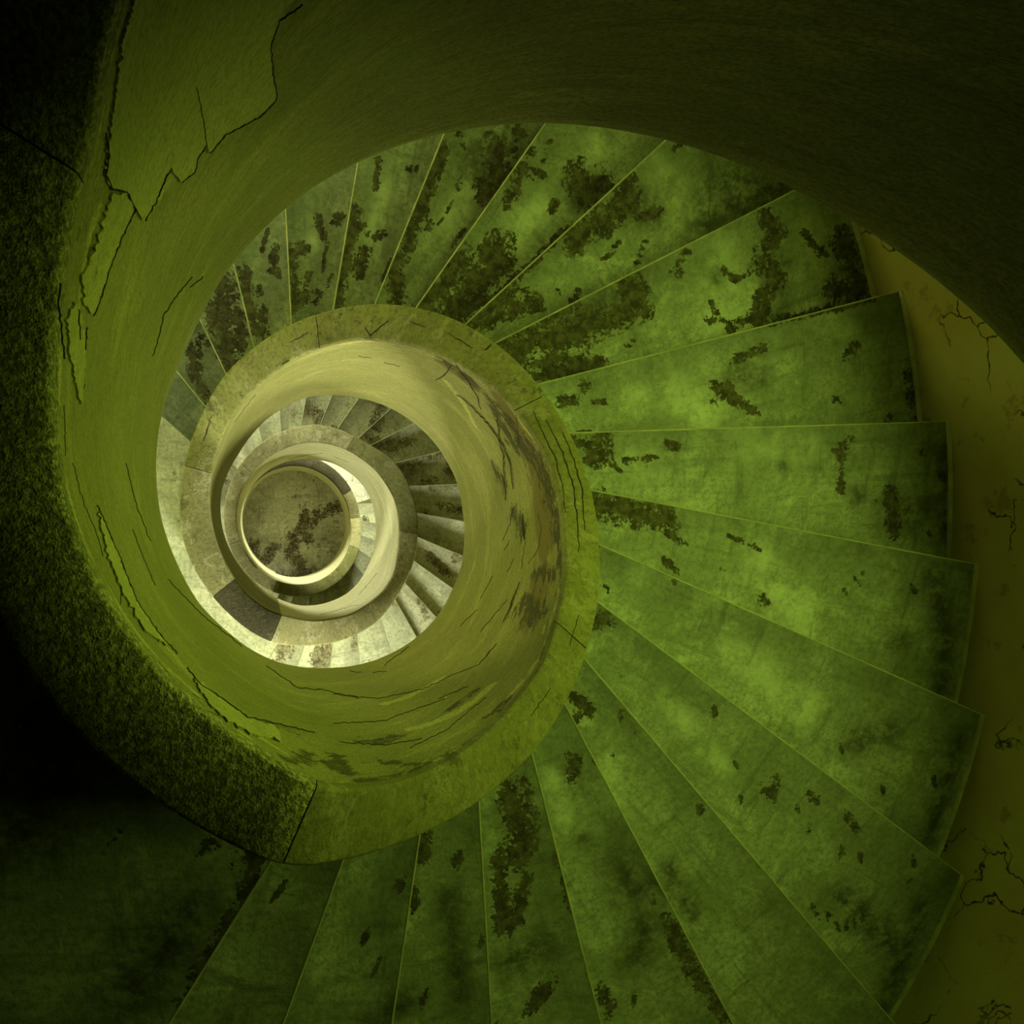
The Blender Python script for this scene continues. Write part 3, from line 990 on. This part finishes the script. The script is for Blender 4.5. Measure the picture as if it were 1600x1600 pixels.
    for i in range(M + 1):
        p = (d * (t1 - .015) + side * e) * (1 - i / M) + (d0 * (b1 - .015) + side0 * (back + .03)) * (i / M)
        u = (p - WC) / np.hypot(*(p - WC))
        for rr, zz in ((WR + .004, -.004), (WR - .014, -.002), (WR - .011, .010), (WR + .004, .016)):
            w = WC + u * rr
            V.append((w[0], w[1], z + zz))
    for i in range(M):
        for j in range(4):
            F.append((i * 4 + j, i * 4 + (j + 1) % 4, i * 4 + 4 + (j + 1) % 4, i * 4 + 4 + j))
    F += [(3, 2, 1, 0), tuple(range(M * 4, M * 4 + 4))]
    mesh_obj('wall_bead', V, F, NOSING, o)
    return o


def mat_nosing(K):
    return NOSING if 10 <= K % NS <= 19 and K < NS else RISER


def slab(parent, th0, th1, name='stair_slab'):  # also makes the unseen light-blocking slab above the viewer
    """sloping underside of a flight between the parapet and the wall"""
    ths = np.linspace(th0, th1, max(4, int((th1 - th0) / .1)))
    V, F = [], []
    for t in ths:
        u = np.array([math.cos(t), math.sin(t)])
        ro = float(r_out(t)) - .01
        zn = float(zramp(t, THL, THL + NS * DTH, .1))
        w = wall_hit(u * 0.0, u) + .01
        zi, zo = max(float(z_low(t)) + .08, ZF), max(zn - .75, ZF)
        for r, z in ((ro, zi), (w, zo), (w, max(zn - .36, ZF + .002)), (ro, max(zn - .36, ZF + .002))):
            V.append((u[0] * r, u[1] * r, z))
    for i in range(len(ths) - 1):
        for j in range(4):
            F.append((i * 4 + j, i * 4 + (j + 1) % 4, i * 4 + 4 + (j + 1) % 4, i * 4 + 4 + j))
    F += [(3, 2, 1, 0), tuple(range((len(ths) - 1) * 4, len(ths) * 4))]
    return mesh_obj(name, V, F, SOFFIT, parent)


FL = ['upper flight of wide green painted steps fanning out around the largest ring', 'middle flight of narrow pale steps seen inside the largest ring', 'lowest short flight of steps beside the innermost ring']
for nfl in range(3):
    zb = max(-(nfl + 1) * H, ZF)
    o = empty('stair_flight', (0, 0, zb))
    tag(o, FL[nfl], 'stairs', 'stair flights winding down the well')
    for k in range(1, NS):
        K = nfl * NS + k
        if -K * RISE < ZF + .1: break
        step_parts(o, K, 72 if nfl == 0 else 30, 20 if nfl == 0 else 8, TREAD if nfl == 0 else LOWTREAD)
    slab(o, THL + 2 * math.pi * nfl, THL + 2 * math.pi * nfl + (NS * DTH if nfl < 2 else 11.2 * DTH))


# ---- landings: level floors between the flights
def landing(nl, label, mat):
    K = nl * NS
    z = -K * RISE
    aN, eN = nose(K)
    aB, eB = nose(K - 1)
    nt, nr = 44, 40
    top = []
    for i in range(nt + 1):
        f = i / nt
        a, e = aB + (aN - aB) * f, (eB - .035) * (1 - f) + eN * f
        d = np.array([math.cos(a), math.sin(a)])
        s = np.array([-d[1], d[0]])
        t = .8
        for _ in range(12):
            p = d * t + s * e
            th = math.atan2(p[1], p[0])
            th = a + ((th - a + math.pi) % (2 * math.pi) - math.pi)
            t += float(r_out(th)) - .015 - np.hypot(*p)
        t1 = wall_hit(s * e, d) + .015
        for j in range(nr + 1):
            top.append(d * (t + (t1 - t) * j / nr) + s * e)
    top = np.array(top)
    N, m = len(top), nr + 1
    V = np.r_[np.c_[top, np.full(N, z)], np.c_[top, np.full(N, z - .18)]]
    F = []
    for i in range(nt):
        for j in range(nr):
            q = i * m + j
            F.append((q, q + 1, q + m + 1, q + m))
    ring = [j for j in range(m)] + [i * m + nr for i in range(1, nt + 1)] + [nt * m + j for j in range(nr - 1, -1, -1)] + [i * m for i in range(nt - 1, 0, -1)]
    for u, v in zip(ring, ring[1:] + ring[:1]): F.append((v, u, u + N, v + N))
    F.append(tuple(q + N for q in ring)[::-1])
    base = empty('landing', (0, 0, z - .18))
    tag(base, label, 'landing', 'level landings between the flights')
    mesh_obj('landing_slab', V, F, mat, base, uv=V[:, :2], attrs={'wear': field(V[:, :2], WEAR_K.get(K, [])), 'grime': field(V[:, :2], GRIME_K.get(K, [])) ** .8})
    # riser and nosing of its front edge
    d = np.array([math.cos(aN), math.sin(aN)])
    s = np.array([-d[1], d[0]])
    t0, t1 = .84, wall_hit(s * eN, d) + .01
    q0, q1 = d * t0 + s * (eN - .001), d * t1 + s * (eN - .001)
    V, F = [], []
    prof = [(-.003, .0006), (.001, .0008), (.003, -.002), (.004, -.010), (.004, -.020), (.001, -.026), (-.006, -.028), (-.012, -.028)]
    for t in (t0, t1):
        for ss, zz in prof:
            p = d * t + s * (eN + ss)
            V.append((p[0], p[1], z + zz))
    L = len(prof)
    for j in range(L): F.append((j, (j + 1) % L, L + (j + 1) % L, L + j))
    F += [tuple(range(L))[::-1], tuple(range(L, 2 * L))]
    mesh_obj('nosing', V, F, RISER, base, smooth=40)
    slab(base, aB, aN, 'landing_underside')


landing(0, 'dark shadowed landing with flaking paint at the lower left', TREAD)
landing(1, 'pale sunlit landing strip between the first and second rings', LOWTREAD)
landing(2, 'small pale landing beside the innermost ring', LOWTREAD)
# underside of the flight that climbs on above the viewer, unseen, kept to block light
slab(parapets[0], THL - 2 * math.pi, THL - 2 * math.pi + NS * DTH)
